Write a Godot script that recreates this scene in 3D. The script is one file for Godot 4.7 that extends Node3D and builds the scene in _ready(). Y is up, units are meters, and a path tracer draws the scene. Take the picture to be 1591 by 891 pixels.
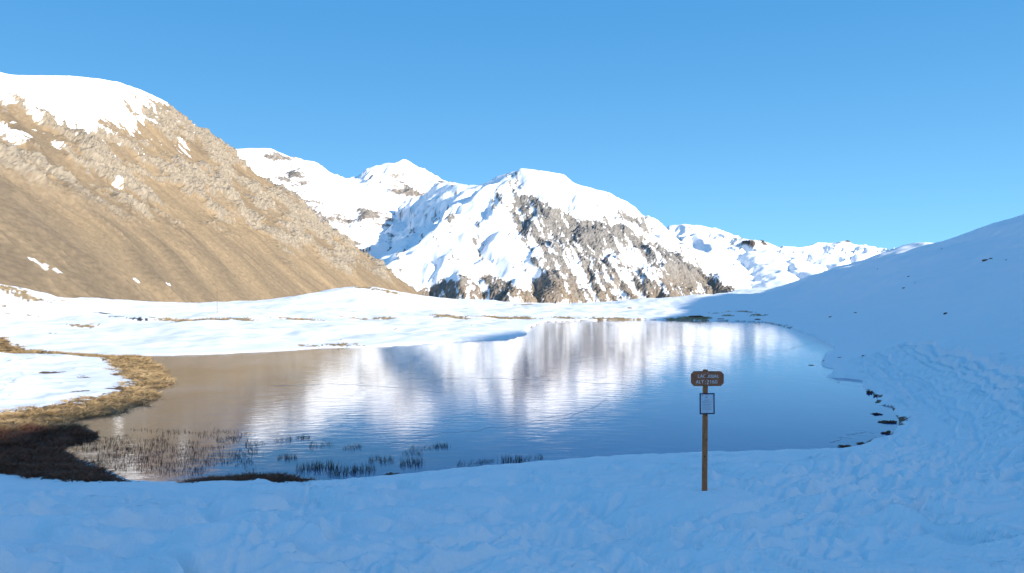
extends Node3D
# A frozen mountain lake in winter. Units are metres; x right, y up, the view looks along -z. "d" is the forward distance (-z).
# The surveyed points below are written as bearing and height angles (as read with a theodolite at the eye point, 1224 units per unit tangent) plus a distance.

const FOCAL := 1224.0
const CX := 795.5
const HY := 458.0
const EYE := 4.0
const SUN_AZ := 125.0     # degrees clockwise from the view direction
const SUN_EL := 17.5

var n_fine := FastNoiseLite.new()
var n_soft := FastNoiseLite.new()
var n_ridge := FastNoiseLite.new()
var n_mask := FastNoiseLite.new()
var rng := RandomNumberGenerator.new()
var t_start := 0


func survey(px: float, py: float, d: float) -> Vector3:
	return Vector3((px - CX) / FOCAL * d, EYE + (HY - py) / FOCAL * d, -d)


func flat(px: float, py: float, y := 0.0) -> Vector2:     # (x, d) of a point at height y
	var d := (EYE - y) * FOCAL / (py - HY)
	return Vector2((px - CX) / FOCAL * d, d)


func say(what: String) -> void:
	print("%5d ms  %s" % [Time.get_ticks_msec() - t_start, what])


func numbered(called: String) -> String:
	var n := 0
	var s := called
	while has_node(NodePath(s)):
		n += 1
		s = "%s_%03d" % [called, n]
	return s


func tag(o: Node, label: String, category := "", group := "", kind := "") -> Node:
	if label: o.set_meta("label", label)
	if category: o.set_meta("category", category)
	if group: o.set_meta("group", group)
	if kind: o.set_meta("kind", kind)
	return o


func put(called: String, mesh: Mesh, m: Material, parent: Node = null) -> MeshInstance3D:
	var o := MeshInstance3D.new()
	o.name = numbered(called) if parent == null else called
	o.mesh = mesh
	if m: o.material_override = m
	(self if parent == null else parent).add_child(o, true)
	return o


func thing(called: String, at: Vector3, label: String, category: String, group := "") -> Node3D:
	var o := Node3D.new()
	o.name = numbered(called)
	add_child(o)
	o.position = at
	tag(o, label, category, group)
	return o


func table(keys: PackedFloat32Array, vals: PackedFloat32Array, k: float) -> float:
	var n := keys.size()
	if k <= keys[0]: return vals[0]
	if k >= keys[n - 1]: return vals[n - 1]
	for i in range(1, n):
		if k < keys[i]:
			var f := (k - keys[i - 1]) / (keys[i] - keys[i - 1])
			return lerpf(vals[i - 1], vals[i], f)
	return vals[n - 1]


# ---------------------------------------------------------------- grids of vertices
func grid_mesh(nx: int, ny: int, v: PackedVector3Array, c: PackedColorArray, closed := false) -> ArrayMesh:
	var nrm := PackedVector3Array()
	nrm.resize(nx * ny)
	for j in ny:
		var jm := (j - 1 if j > 0 else j) * nx
		var jp := (j + 1 if j < ny - 1 else j) * nx
		var row := j * nx
		for i in nx:
			var im := i - 1
			var ip := i + 1
			if closed:
				im = (i + nx - 1) % nx
				ip = (i + 1) % nx
			else:
				if im < 0: im = 0
				if ip >= nx: ip = nx - 1
			nrm[row + i] = (v[row + ip] - v[row + im]).cross(v[jp + i] - v[jm + i]).normalized()
	var idx := PackedInt32Array()
	var w := nx if closed else nx - 1
	idx.resize(w * (ny - 1) * 6)
	var k := 0
	for j in ny - 1:
		for i in w:
			var a := j * nx + i
			var b := j * nx + (i + 1) % nx
			idx[k] = a; idx[k + 1] = a + nx; idx[k + 2] = b + nx
			idx[k + 3] = a; idx[k + 4] = b + nx; idx[k + 5] = b
			k += 6
	var arr := []
	arr.resize(Mesh.ARRAY_MAX)
	arr[Mesh.ARRAY_VERTEX] = v
	arr[Mesh.ARRAY_NORMAL] = nrm
	arr[Mesh.ARRAY_COLOR] = c
	arr[Mesh.ARRAY_INDEX] = idx
	var am := ArrayMesh.new()
	am.add_surface_from_arrays(Mesh.PRIMITIVE_TRIANGLES, arr)
	return am


func noise(seed_: int, kind: int, octaves: int, fractal := FastNoiseLite.FRACTAL_FBM, gain := 0.5) -> FastNoiseLite:
	var n := FastNoiseLite.new()
	n.seed = seed_
	n.noise_type = kind
	n.frequency = 1.0
	n.fractal_type = fractal
	n.fractal_octaves = octaves
	n.fractal_gain = gain
	return n


func noise_tex(n: FastNoiseLite, freq: float, size: int, as_normal := false, bump := 4.0) -> NoiseTexture2D:
	var f: FastNoiseLite = n.duplicate()
	f.frequency = freq
	var t := NoiseTexture2D.new()
	t.width = size
	t.height = size
	t.seamless = true
	t.noise = f
	t.as_normal_map = as_normal
	t.bump_strength = bump
	return t


func relief_tex(n: FastNoiseLite, freq: float, size: int) -> ImageTexture:     # a height map in full floats that repeats without a seam
	var im := Image.create(size, size, false, Image.FORMAT_RF)
	var rim := size / 5.0
	for y in size:
		var fy := clampf((y - (size - rim)) / rim, 0.0, 1.0)
		for x in size:
			var fx := clampf((x - (size - rim)) / rim, 0.0, 1.0)
			var a := n.get_noise_2d(x * freq, y * freq)
			if fx > 0.0: a = lerpf(a, n.get_noise_2d((x - size) * freq, y * freq), fx)
			if fy > 0.0:
				var b := n.get_noise_2d(x * freq, (y - size) * freq)
				if fx > 0.0: b = lerpf(b, n.get_noise_2d((x - size) * freq, (y - size) * freq), fx)
				a = lerpf(a, b, fy)
			im.set_pixel(x, y, Color(0.5 + 0.5 * a, 0, 0))
	return ImageTexture.create_from_image(im)


func plain(c: Color, rough := 0.8, spec := 0.3) -> StandardMaterial3D:
	var m := StandardMaterial3D.new()
	m.albedo_color = c.linear_to_srgb()
	m.roughness = rough
	m.metallic_specular = spec
	return m


func vertex_material(rough: float, spec := 0.2) -> StandardMaterial3D:
	var m := plain(Color.WHITE, rough, spec)
	m.vertex_color_use_as_albedo = true
	return m


# ---------------------------------------------------------------- the lake shore
var shore := PackedVector2Array()
const SX0 := -75.0
const SD0 := 7.0
const SC := 0.5
const SNX := 310
const SND := 260
var sdf := PackedFloat32Array()


func build_shore() -> void:
	# anticlockwise round the lake, from the near left
	var near_edge := [[205, 746], [240, 748], [281, 751], [320, 744], [370, 740], [430, 738], [470, 742], [500, 747], [560, 742], [620, 737], [720, 727], [780, 722], [840, 716],
		[960, 708], [1090, 703], [1200, 700], [1290, 697.5], [1332, 692], [1362, 681], [1385, 674], [1399, 663], [1400, 652], [1388, 640], [1386, 633], [1362, 631], [1366, 615], [1352, 608],
		[1336, 603], [1338, 591], [1318, 589], [1286, 587], [1295, 574], [1274, 566], [1280, 556], [1296, 541], [1284, 533], [1262, 521], [1240, 514], [1210, 506], [1186, 501],
		[1140, 499.5], [1000, 497.5], [900, 499], [850, 501], [826, 508], [815, 521], [790, 527], [720, 531], [640, 535], [560, 540.5], [500, 541], [450, 545], [400, 547], [350, 550], [280, 552], [228, 553],
		[235, 562], [252, 571], [258, 584], [270, 597], [244, 607], [246, 620], [215, 634], [190, 645], [150, 649], [110, 656], [140, 668], [162, 680], [120, 688], [92, 697], [118, 712], [160, 727]]
	for p in near_edge:
		shore.append(flat(p[0], p[1], 0.0))
	var n := shore.size()
	sdf.resize(SNX * SND)
	for j in SND:
		for i in SNX:
			var q := Vector2(SX0 + i * SC, SD0 + j * SC)
			var best := 1e9
			for k in n:
				var e := Geometry2D.get_closest_point_to_segment(q, shore[k], shore[(k + 1) % n]).distance_squared_to(q)
				if e < best: best = e
			best = sqrt(best)
			sdf[j * SNX + i] = -best if Geometry2D.is_point_in_polygon(q, shore) else best


func from_shore(x: float, d: float) -> float:
	var fx := (x - SX0) / SC
	var fd := (d - SD0) / SC
	var cx := clampf(fx, 0.0, SNX - 1.001)
	var cd := clampf(fd, 0.0, SND - 1.001)
	var i := int(cx)
	var j := int(cd)
	var u := cx - i
	var w := cd - j
	var k := j * SNX + i
	var s := lerpf(lerpf(sdf[k], sdf[k + 1], u), lerpf(sdf[k + SNX], sdf[k + SNX + 1], u), w)
	return s + (absf(fx - cx) + absf(fd - cd)) * SC


# ---------------------------------------------------------------- the lie of the land
var foot_d := PackedFloat32Array([-200, -60, 0, 10, 20, 28, 40, 55, 70, 90, 110, 130, 150, 230, 400])
var foot_x := PackedFloat32Array([-40, -3.5, 9.5, 12.5, 15.5, 17.5, 21.5, 26.5, 31.5, 37, 41, 46, 51, 73, 120])
var cap_d := PackedFloat32Array([-250, -60, 20, 60, 85, 125, 138, 150, 170, 190, 210, 230, 260, 300])
var cap_y := PackedFloat32Array([36, 36, 40, 41, 47, 47, 34, 23, 14.6, 11, 7.5, 4, 1, 0])
var rim_x := PackedFloat32Array([-120, -70, -46, -5, 12, 30, 60])
var rim_y := PackedFloat32Array([0.8, 0.9, 2.3, 2.2, 1.2, 1.3, 1.6])


func land(x: float, d: float) -> float:     # the ground without the small marks in the snow
	var s := from_shore(x, d)
	var away := clampf(d / 60.0, 0.15, 1.0)
	s += n_soft.get_noise_2d(x * 0.5 / away, d * 0.5 / away) * 0.35 * away * (1.0 - smoothstep(1.0, 4.0, s))
	if s < 0.0:
		return maxf(-0.9, s * 0.5) - 0.03
	var far := smoothstep(22.0, 40.0, d)
	var left := smoothstep(-7.0, -13.0, x) * (1.0 - smoothstep(60.0, 80.0, d))
	var lip := smoothstep(0.0, 0.35, s)
	var bank := lip * lerpf(0.035, 0.03, left) + lerpf(0.118, 0.045, smoothstep(10, 16, d) * left) * minf(s, 17.0) + 0.03 * maxf(s - 17.0, 0.0)
	var flats := lip * lerpf(0.16, 0.06, left) + minf(0.03 * s, table(rim_x, rim_y, x))
	var h := lerpf(bank, flats, far)
	h += n_soft.get_noise_2d(x * 0.06, d * 0.06) * 0.5 * smoothstep(0.0, 14.0, s) * far
	h += n_soft.get_noise_2d(x * 0.22 + 40.0, d * 0.22) * 0.16 * smoothstep(0.5, 5.0, s)
	# the slope on the right
	var t := x - table(foot_d, foot_x, d) + n_soft.get_noise_2d(x * 0.03, d * 0.03 + 9.0) * 3.0
	var up := 0.385 * 0.5 * (t + sqrt(t * t + 16.0))
	var cap := table(cap_d, cap_y, d)
	var hill := -log(exp(-up * 0.6) + exp(-cap * 0.6)) / 0.6 if up < 120.0 else cap
	h += maxf(hill, 0.0) * smoothstep(0.0, 5.0, s)
	# the low snow knoll across the lake, and the bank at the outlet
	if d > 80.0:
		h += 3.3 * exp(-pow((x + 33.0) / (13.0 if x > -33.0 else 12.0), 2.0) - pow((d - 172.0) / 28.0, 2.0))
		h += smoothstep(150.0, 225.0, d) * smoothstep(20.0, 66.0, x) * 2.6
		h += smoothstep(220.0, 300.0, d) * smoothstep(40.0, 130.0, x) * 3.5
		h += 1.2 * exp(-pow((x - 42.0) / 20.0, 2.0) - pow((d - 190.0) / 14.0, 2.0))
	# rubble mound and apron at the foot of the left mountain
	if x < -30.0:
		h += 4.6 * exp(-pow((x + 68.0) / 9.0, 2.0) - pow((d - 98.0) / 16.0, 2.0))
		h += smoothstep(-78.0, -104.0, x) * (1.0 - smoothstep(150.0, 260.0, d)) * 3.0
	# the valley beyond the rim
	var edge := lerpf(900.0, 212.0, smoothstep(-125.0, -60.0, x))
	edge = lerpf(edge, 312.0, smoothstep(45.0, 100.0, x))
	if d > edge:
		h -= minf((d - edge) * 0.3, 360.0 + h)
	# a second hill beyond the slope
	if d > 240.0 and d < 520.0:
		var r := Vector2((x - 205.0) * 0.85, (d - 362.0) * 0.7).length()
		var hill2 := 27.6 - 0.42 * maxf(0.0, sqrt(r * r + 90.0) - 18.0) + n_soft.get_noise_2d(x * 0.04, d * 0.04) * 1.5
		h = maxf(h, hill2)
	return h


func look(px: float, py: float) -> Vector3:     # where the line of sight through a surveyed direction meets the ground
	var tx := (px - CX) / FOCAL
	var ty := (HY - py) / FOCAL
	var d := 3.5
	while d < 600.0:
		if land(tx * d, d) > EYE + ty * d: break
		d *= 1.012
	var lo := d / 1.012
	var hi := d
	for i in 12:
		var m := (lo + hi) * 0.5
		if land(tx * m, m) > EYE + ty * m: hi = m
		else: lo = m
	return Vector3(tx * hi, land(tx * hi, hi), -hi)


# ---------------------------------------------------------------- footprints and ski tracks, pressed into a height map of 3 cm cells
const MX0 := -13.0
const MD0 := 2.5
const MC := 0.03
const MNX := 1250
const MND := 1450
var marks := PackedFloat32Array()


func mark(x: float, d: float) -> float:
	var fx := (x - MX0) / MC
	var fd := (d - MD0) / MC
	if fx < 0.0 or fd < 0.0 or fx >= MNX - 1.0 or fd >= MND - 1.0: return 0.0
	var i := int(fx)
	var j := int(fd)
	var u := fx - i
	var w := fd - j
	var k := j * MNX + i
	return lerpf(lerpf(marks[k], marks[k + 1], u), lerpf(marks[k + MNX], marks[k + MNX + 1], u), w)


func dent(x: float, d: float, a: float, rl: float, rw: float, depth: float, rim := 0.15) -> void:
	var reach := maxf(rl, rw) * 1.7
	var ca := cos(a)
	var sa := sin(a)
	var i0 := maxi(0, int((x - reach - MX0) / MC))
	var i1 := mini(MNX - 1, int((x + reach - MX0) / MC) + 1)
	var j0 := maxi(0, int((d - reach - MD0) / MC))
	var j1 := mini(MND - 1, int((d + reach - MD0) / MC) + 1)
	for j in range(j0, j1):
		var dz := MD0 + j * MC - d
		for i in range(i0, i1):
			var dx := MX0 + i * MC - x
			var l := (dx * ca + dz * sa) / rl
			var w := (-dx * sa + dz * ca) / rw
			var q := l * l + w * w
			if q < 2.6:
				var hgt := -depth * (1.0 - q) * (1.0 if q < 1.0 else 0.0)
				if q >= 0.8: hgt += depth * rim * maxf(0.0, 1.0 - absf(q - 1.4) / 1.2)
				var k := j * MNX + i
				if hgt < 0.0: marks[k] = minf(marks[k], hgt)
				elif hgt > 0.0: marks[k] += hgt * 0.7


func trail(points: Array) -> PackedVector2Array:
	var c := Curve2D.new()
	c.bake_interval = 0.12
	var w: Array[Vector2] = []
	for p in points:
		var q := look(p[0], p[1])
		w.append(Vector2(q.x, -q.z))
	for k in w.size():
		var tan_ := (w[mini(k + 1, w.size() - 1)] - w[maxi(k - 1, 0)]) * 0.17
		c.add_point(w[k], -tan_, tan_)
	return c.get_baked_points()


func groove(line: PackedVector2Array, off: float, width: float, depth: float, wander := 0.1) -> void:
	for k in range(0, line.size() - 1):
		var t := (line[k + 1] - line[k])
		if t.length() < 1e-4: continue
		t = t.normalized()
		var nrm := Vector2(-t.y, t.x)
		var q := line[k] + nrm * (off + wander * n_soft.get_noise_2d(k * 0.02, off * 7.0) * 4.0)
		dent(q.x, q.y, t.angle(), 0.17, width, depth * (0.75 + 0.5 * n_soft.get_noise_2d(k * 0.11, off)), 0.0)


func press_marks() -> void:
	marks.resize(MNX * MND)
	var outer := trail([[470, 905], [620, 885], [800, 845], [1000, 800], [1200, 768], [1400, 737], [1500, 702], [1548, 668], [1545, 640], [1512, 610], [1480, 590], [1440, 570], [1400, 553], [1340, 535]])
	var inner := trail([[1000, 830], [1180, 785], [1350, 735], [1435, 695], [1468, 660], [1450, 625], [1420, 592], [1380, 562], [1330, 540]])
	var low := trail([[700, 905], [900, 840], [1100, 790], [1300, 750], [1450, 722]])
	var across := trail([[575, 733], [540, 755], [480, 790], [400, 850], [330, 905]])
	var across2 := trail([[930, 770], [860, 800], [780, 835], [660, 905]])
	var far_left := trail([[0, 790], [200, 780], [400, 775], [620, 770], [900, 742], [1080, 722]])
	# trodden snow: many unequal dents either side of the trails
	for line in [[outer, 2600, 0.95], [inner, 1500, 0.8], [low, 1900, 1.1], [across, 260, 0.25], [across2, 200, 0.25], [far_left, 70, 0.5]]:
		var l: PackedVector2Array = line[0]
		for k in line[1]:
			var i := rng.randi_range(0, l.size() - 2)
			var t := (l[i + 1] - l[i]).normalized()
			var q := l[i] + Vector2(-t.y, t.x) * rng.randfn(0.0, line[2])
			if rng.randf() < smoothstep(32.0, 44.0, q.y): continue
			var big := 1.0 + 0.7 * smoothstep(12.0, 26.0, q.y)
			dent(q.x, q.y, t.angle() + rng.randfn(0.0, 0.5), rng.randf_range(0.06, 0.17) * big, rng.randf_range(0.04, 0.09) * big, rng.randf_range(0.02, 0.06) * big)
	for k in 700:
		var q := Vector2(rng.randf_range(-1.0, 7.5), rng.randf_range(4.5, 12.0))
		dent(q.x, q.y, rng.randf_range(-0.6, 0.9), rng.randf_range(0.06, 0.16), rng.randf_range(0.04, 0.08), rng.randf_range(0.015, 0.05))
	for line in [[outer, 12, 1.5, 0.10], [inner, 8, 1.0, 0.09], [low, 10, 1.3, 0.06], [across, 3, 0.25, 0.07], [across2, 4, 0.3, 0.06]]:
		var pair := 0.0
		for k in line[1]:
			var off: float = rng.randf_range(-line[2], line[2]) if k % 2 == 0 else pair + 0.2
			pair = off
			groove(line[0], off, rng.randf_range(0.05, 0.08), line[3] * rng.randf_range(0.5, 1.2))
	for e in [[outer, -0.55, 0.13, 0.17], [outer, 0.45, 0.16, 0.2], [outer, 1.25, 0.12, 0.14], [outer, -1.35, 0.2, 0.3], [outer, -0.95, 0.12, 0.2], [inner, -0.35, 0.14, 0.19], [inner, 0.3, 0.13, 0.16], [low, 0.5, 0.1, 0.09], [low, -0.4, 0.1, 0.1], [across, 0.0, 0.11, 0.1], [across2, 0.0, 0.1, 0.09], [across2, 0.45, 0.1, 0.08]]:
		groove(e[0], e[1], e[2], e[3], 0.06)
	# the trodden band itself lies a little lower, with a soft edge thrown up on either side
	var fine := marks
	marks = PackedFloat32Array()
	marks.resize(MNX * MND)
	for e in [[outer, 0.0, 1.35, 0.26], [inner, 0.0, 0.8, 0.16], [low, 0.0, 1.1, 0.07]]:
		var l: PackedVector2Array = e[0]
		for k in range(0, l.size() - 3, 3):
			var t := (l[k + 3] - l[k]).normalized()
			var q: Vector2 = l[k] + Vector2(-t.y, t.x) * e[1]
			dent(q.x, q.y, t.angle(), 0.5, e[2], e[3] * (1.0 - smoothstep(36.0, 45.0, q.y)), 0.0)
	for k in marks.size(): marks[k] += fine[k]
	# single lines of footsteps
	for line in [[[1440, 757], [1500, 756], [1560, 757], [1600, 756]], [[62, 862], [70, 885], [80, 915]], [[10, 845], [34, 856], [62, 868]], [[560, 790], [700, 768], [850, 745]]]:
		var l := trail(line)
		var k := 0
		while k < l.size() - 1:
			var t := (l[k + 1] - l[k]).normalized()
			var q := l[k] + Vector2(-t.y, t.x) * (0.1 if k % 2 == 0 else -0.1)
			dent(q.x, q.y, t.angle(), 0.17, 0.08, 0.07)
			k += 5
	for p in [[66, 866, 0.16], [34, 857, 0.13], [70, 889, 0.17], [155, 875, 0.08]]:
		var q := look(p[0], p[1])
		dent(q.x, -q.z, 0.2, p[2], p[2] * 0.75, 0.12)


# ---------------------------------------------------------------- patches of bare ground and dry grass (outlines as surveyed)
const SNOW := Color(0.86, 0.87, 0.88)
var patches := []     # {poly, box, color, ragged}


func patch(points: Array, y: float, color: Color, ragged := 0.5) -> Dictionary:
	var poly := PackedVector2Array()
	var box := Rect2()
	for p in points:
		var q := flat(p[0], p[1], y)
		box = Rect2(q, Vector2.ZERO) if poly.is_empty() else box.expand(q)
		poly.append(q)
	var d := {"poly": poly, "box": box.grow(ragged * 2.0), "color": color, "ragged": ragged}
	patches.append(d)
	return d


func spot(px: float, py: float, rx: float, ry: float, color: Color, ragged := 0.35) -> Dictionary:     # a patch round the point seen at px, py
	var c := look(px, py)
	var d := -c.z
	var drop := EYE - c.y
	var a := rx * d / FOCAL
	var b := minf(ry * d * d / (FOCAL * maxf(drop, 1.2)), a * 0.7)
	var poly := PackedVector2Array()
	for k in 14:
		var w := TAU * k / 14.0
		var r := 0.75 + 0.25 * sin(k * 2.7 + px)
		poly.append(Vector2(c.x + cos(w) * a * r, d + sin(w) * b * r))
	var e := {"poly": poly, "box": Rect2(c.x - a, d - b, 2 * a, 2 * b).grow(ragged), "color": color, "ragged": ragged}
	patches.append(e)
	return e


func bare(x: float, d: float, p: Dictionary) -> float:
	var r: float = p.ragged
	var wob := Vector2(n_mask.get_noise_2d(x * 0.8 / r, d * 0.8 / r), n_mask.get_noise_2d(x * 0.8 / r + 70.0, d * 0.8 / r)) * r * 1.6
	return 1.0 if Geometry2D.is_point_in_polygon(Vector2(x, d) + wob, p.poly) else 0.0


# ---------------------------------------------------------------- ground sheet
var sign_at := Vector2.ZERO


func drift(x: float, d: float) -> float:     # wind crust: rounded backs that break off along sharp edges
	var wx := x + n_soft.get_noise_2d(x * 0.5, d * 0.5) * 0.7
	var a := n_soft.get_noise_2d(wx * 0.34 - d * 0.35, d * 1.15 + wx * 0.55)
	var b := n_soft.get_noise_2d(wx * 0.8 - d * 0.6 + 30.0, d * 2.3 + wx * 0.9)
	var big := n_soft.get_noise_2d(wx * 0.2 + 7.0, d * 0.4)
	var step := smoothstep(-0.10, 0.16, a) * 0.06 + smoothstep(0.18, 0.38, a) * 0.04 - 0.045
	var out := Vector2(x - sign_at.x, d - sign_at.y).length()
	var post := smoothstep(0.25, 1.4, out)
	var hollow := -0.05 * exp(-pow(out / 0.11, 2.0)) + 0.018 * exp(-pow((out - 0.24) / 0.09, 2.0))
	return hollow + post * (step + a * 0.10 + big * 0.12 - absf(b) * 0.06 + n_fine.get_noise_2d(x * 0.9, d * 1.2) * 0.03) * (1.0 + 0.5 * smoothstep(1.0, -4.0, x) - 0.7 * smoothstep(5.0, 11.0, x))


func build_ground() -> void:
	var tans := PackedFloat32Array()     # directions: close together in front, wide apart elsewhere
	var fine := 860
	var nx := fine + 46
	var dirs := PackedVector2Array()
	for i in fine:
		var t := -0.86 + 1.72 * i / (fine - 1.0)
		dirs.append(Vector2(t, 1.0))
	var a0 := atan(0.86)
	for i in range(1, 47):
		var a := a0 + (TAU - 2.0 * a0) * i / 47.0
		dirs.append(Vector2(sin(a), cos(a)) / cos(a0))
	var rows := PackedFloat32Array([0.05, 0.8, 1.8, 2.6])
	var r := 3.2
	while r < 420.0:
		rows.append(r)
		r += maxf(0.022, r * (0.0045 if r < 45.0 else 0.0095))
	while r < 16000.0:
		rows.append(r)
		r *= 1.16
	var ny := rows.size()
	var v := PackedVector3Array()
	var c := PackedColorArray()
	v.resize(nx * ny)
	c.resize(nx * ny)
	for j in ny:
		var d0 := rows[j]
		for i in nx:
			var x := dirs[i].x * d0
			var d := dirs[i].y * d0
			var h := land(x, d)
			var k := j * nx + i
			if i < fine and d > 3.0 and d < 60.0 and h > 0.0:
				var near := 1.0 - smoothstep(30.0, 60.0, d)
				h += mark(x, d) * smoothstep(0.3, 1.2, Vector2(x - sign_at.x, d - sign_at.y).length()) + (drift(x, d)) * near * smoothstep(0.05, 0.6, h)
				h = maxf(h, minf(0.03, land(x, d)))
			elif i < fine and h > 0.0 and d < 420.0:
				h += n_fine.get_noise_2d(x * 0.25, d * 0.6) * 0.06
			v[k] = Vector3(x, h, -d)
			c[k] = SNOW
	say("ground heights %d x %d" % [nx, ny])
	# bare earth at the water's edge
	var earth := Color(0.14, 0.08, 0.05)
	for j in ny:
		if rows[j] < 14.0 or rows[j] > 150.0: continue
		for i in fine:
			var k := j * nx + i
			var p := v[k]
			if p.y > 0.35 or p.y < -0.3: continue
			var d := -p.z
			var lim := -1.0
			if p.x > 8.0 and d < 33.0 and from_shore(p.x, d) < 0.45: lim = 0.01 + 0.06 * n_mask.get_noise_2d(p.x * 0.6, d * 0.6)
			elif d > 92.0 and p.x > -8.0: lim = 0.04 + 0.3 * n_mask.get_noise_2d(p.x * 0.08, d * 0.3)
			elif p.x < -11.0 and d < 45.0 and d > 15.0: lim = 0.09 + 0.1 * n_mask.get_noise_2d(p.x * 0.3, d * 0.3)
			if p.y < lim: c[k] = earth
	for p in patches:
		var box: Rect2 = p.box
		for j in ny:
			if rows[j] < box.position.y - 0.5 or rows[j] > box.end.y + 0.5: continue
			for i in fine:
				var x := dirs[i].x * rows[j]
				if x < box.position.x or x > box.end.x: continue
				if bare(x, rows[j], p) > 0.5:
					var f := 0.8 + 0.5 * n_mask.get_noise_2d(x * 1.3, rows[j] * 1.3)
					var col: Color = p.color
					c[j * nx + i] = Color(col.r * f, col.g * f, col.b * f)
	var m := vertex_material(0.72, 0.25)
	m.heightmap_enabled = true
	m.heightmap_scale = 1.8
	m.heightmap_texture = relief_tex(noise(5, FastNoiseLite.TYPE_SIMPLEX_SMOOTH, 5, FastNoiseLite.FRACTAL_FBM, 0.6), 0.05, 640)
	m.uv1_triplanar = true
	m.uv1_world_triplanar = true
	m.uv1_scale = Vector3(0.5, 0.5, 0.5)
	var g := put("ground", grid_mesh(nx, ny, v, c), m)
	tag(g, "snow covered ground round the lake, rising to a shaded slope on the right", "snow", "", "structure")
	say("ground")


# ---------------------------------------------------------------- ice
func build_ice() -> void:
	var m := plain(Color(0.018, 0.085, 0.21), 0.09, 0.5)
	var ripple := noise(11, FastNoiseLite.TYPE_SIMPLEX_SMOOTH, 4, FastNoiseLite.FRACTAL_FBM, 0.55)
	m.normal_enabled = true
	m.normal_texture = noise_tex(ripple, 0.012, 1024, true, 2.0)
	m.normal_scale = 0.17
	var rt := noise_tex(noise(12, FastNoiseLite.TYPE_SIMPLEX_SMOOTH, 5), 0.02, 512)
	var ramp := Gradient.new()
	ramp.set_color(0, Color(0.5, 0.5, 0.5))
	ramp.set_color(1, Color(1, 1, 1))
	ramp.set_offset(0, 0.36)
	ramp.set_offset(1, 0.74)
	rt.color_ramp = ramp
	m.roughness_texture = rt
	m.roughness = 0.105
	m.uv1_triplanar = true
	m.uv1_world_triplanar = true
	m.uv1_scale = Vector3(0.075, 0.16, 0.19)
	m.vertex_color_use_as_albedo = true
	m.albedo_color = Color.WHITE
	var clear := Color(0.008, 0.062, 0.24)
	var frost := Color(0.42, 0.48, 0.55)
	var v := PackedVector3Array()
	var c := PackedColorArray()
	var nx := 301
	var nd := 251
	for j in nd:
		for i in nx:
			var x := -75.0 + i * 0.5
			var z := -62.5 + j * 0.5
			var d := 72.0 + z
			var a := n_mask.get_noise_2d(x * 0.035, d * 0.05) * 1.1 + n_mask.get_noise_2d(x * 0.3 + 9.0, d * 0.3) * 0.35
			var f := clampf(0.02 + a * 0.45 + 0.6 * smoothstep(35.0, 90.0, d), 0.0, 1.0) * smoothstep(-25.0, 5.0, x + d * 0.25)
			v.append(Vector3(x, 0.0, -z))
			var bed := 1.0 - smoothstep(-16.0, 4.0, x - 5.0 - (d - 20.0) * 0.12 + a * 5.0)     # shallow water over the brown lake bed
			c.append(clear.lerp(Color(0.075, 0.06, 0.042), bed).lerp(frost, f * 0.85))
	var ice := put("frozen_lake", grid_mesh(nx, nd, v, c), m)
	ice.position = Vector3(-5, 0, -72)
	tag(ice, "smooth blue frozen lake mirroring the mountains", "lake", "", "structure")
	var white := plain(Color(0.55, 0.6, 0.66), 0.6, 0.4)
	var dark := plain(Color(0.1, 0.14, 0.2), 0.5, 0.4)
	for line in [[[930, 533], [1000, 534], [1060, 538], [1110, 541], [1160, 546], [1220, 545], [1240, 540], [1262, 533], [1290, 534]],
			[[1060, 538], [1120, 540], [1180, 543]], [[860, 655], [910, 640], [935, 628], [945, 615]], [[600, 690], [700, 672], [800, 662], [900, 640]], [[1290, 690], [1310, 680], [1335, 672], [1362, 674]],
			[[640, 590], [760, 588], [880, 592], [1000, 600]], [[1285, 588], [1310, 597], [1340, 601]], [[420, 600], [520, 597], [640, 604], [700, 612]]]:
		var st := SurfaceTool.new()
		st.begin(Mesh.PRIMITIVE_TRIANGLES)
		var pts: Array[Vector2] = []
		for k in line.size() - 1:
			var a := flat(line[k][0], line[k][1])
			var b := flat(line[k + 1][0], line[k + 1][1])
			for q in 8:
				var p := a.lerp(b, q / 8.0)
				pts.append(p + Vector2(rng.randfn(0, 0.05), rng.randfn(0, 0.005 * p.y)))
		for k in pts.size() - 1:
			var w := 0.0003 * pts[k].y * rng.randf_range(0.3, 1.3) + 0.004
			var dv := Vector2(0, w * 2.2)
			var A := pts[k] - dv
			var B := pts[k] + dv
			var C := pts[k + 1] + dv
			var D := pts[k + 1] - dv
			for p: Vector2 in [A, B, C, A, C, D]:
				st.set_normal(Vector3.UP)
				st.add_vertex(Vector3(p.x + 5, 0.004, -p.y + 72))
		put("ice_crack", st.commit(), dark if line[0][1] < 590 else white, ice)


# ---------------------------------------------------------------- far mountains: ridge lines that fall away into flanks
func ridges(lines: Array) -> Array:
	var out := []
	for l in lines:
		var a := []
		for p in l: a.append(survey(p[0], p[1], p[2]))
		for k in a.size() - 1: out.append([a[k], a[k + 1]])
	return out


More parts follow.
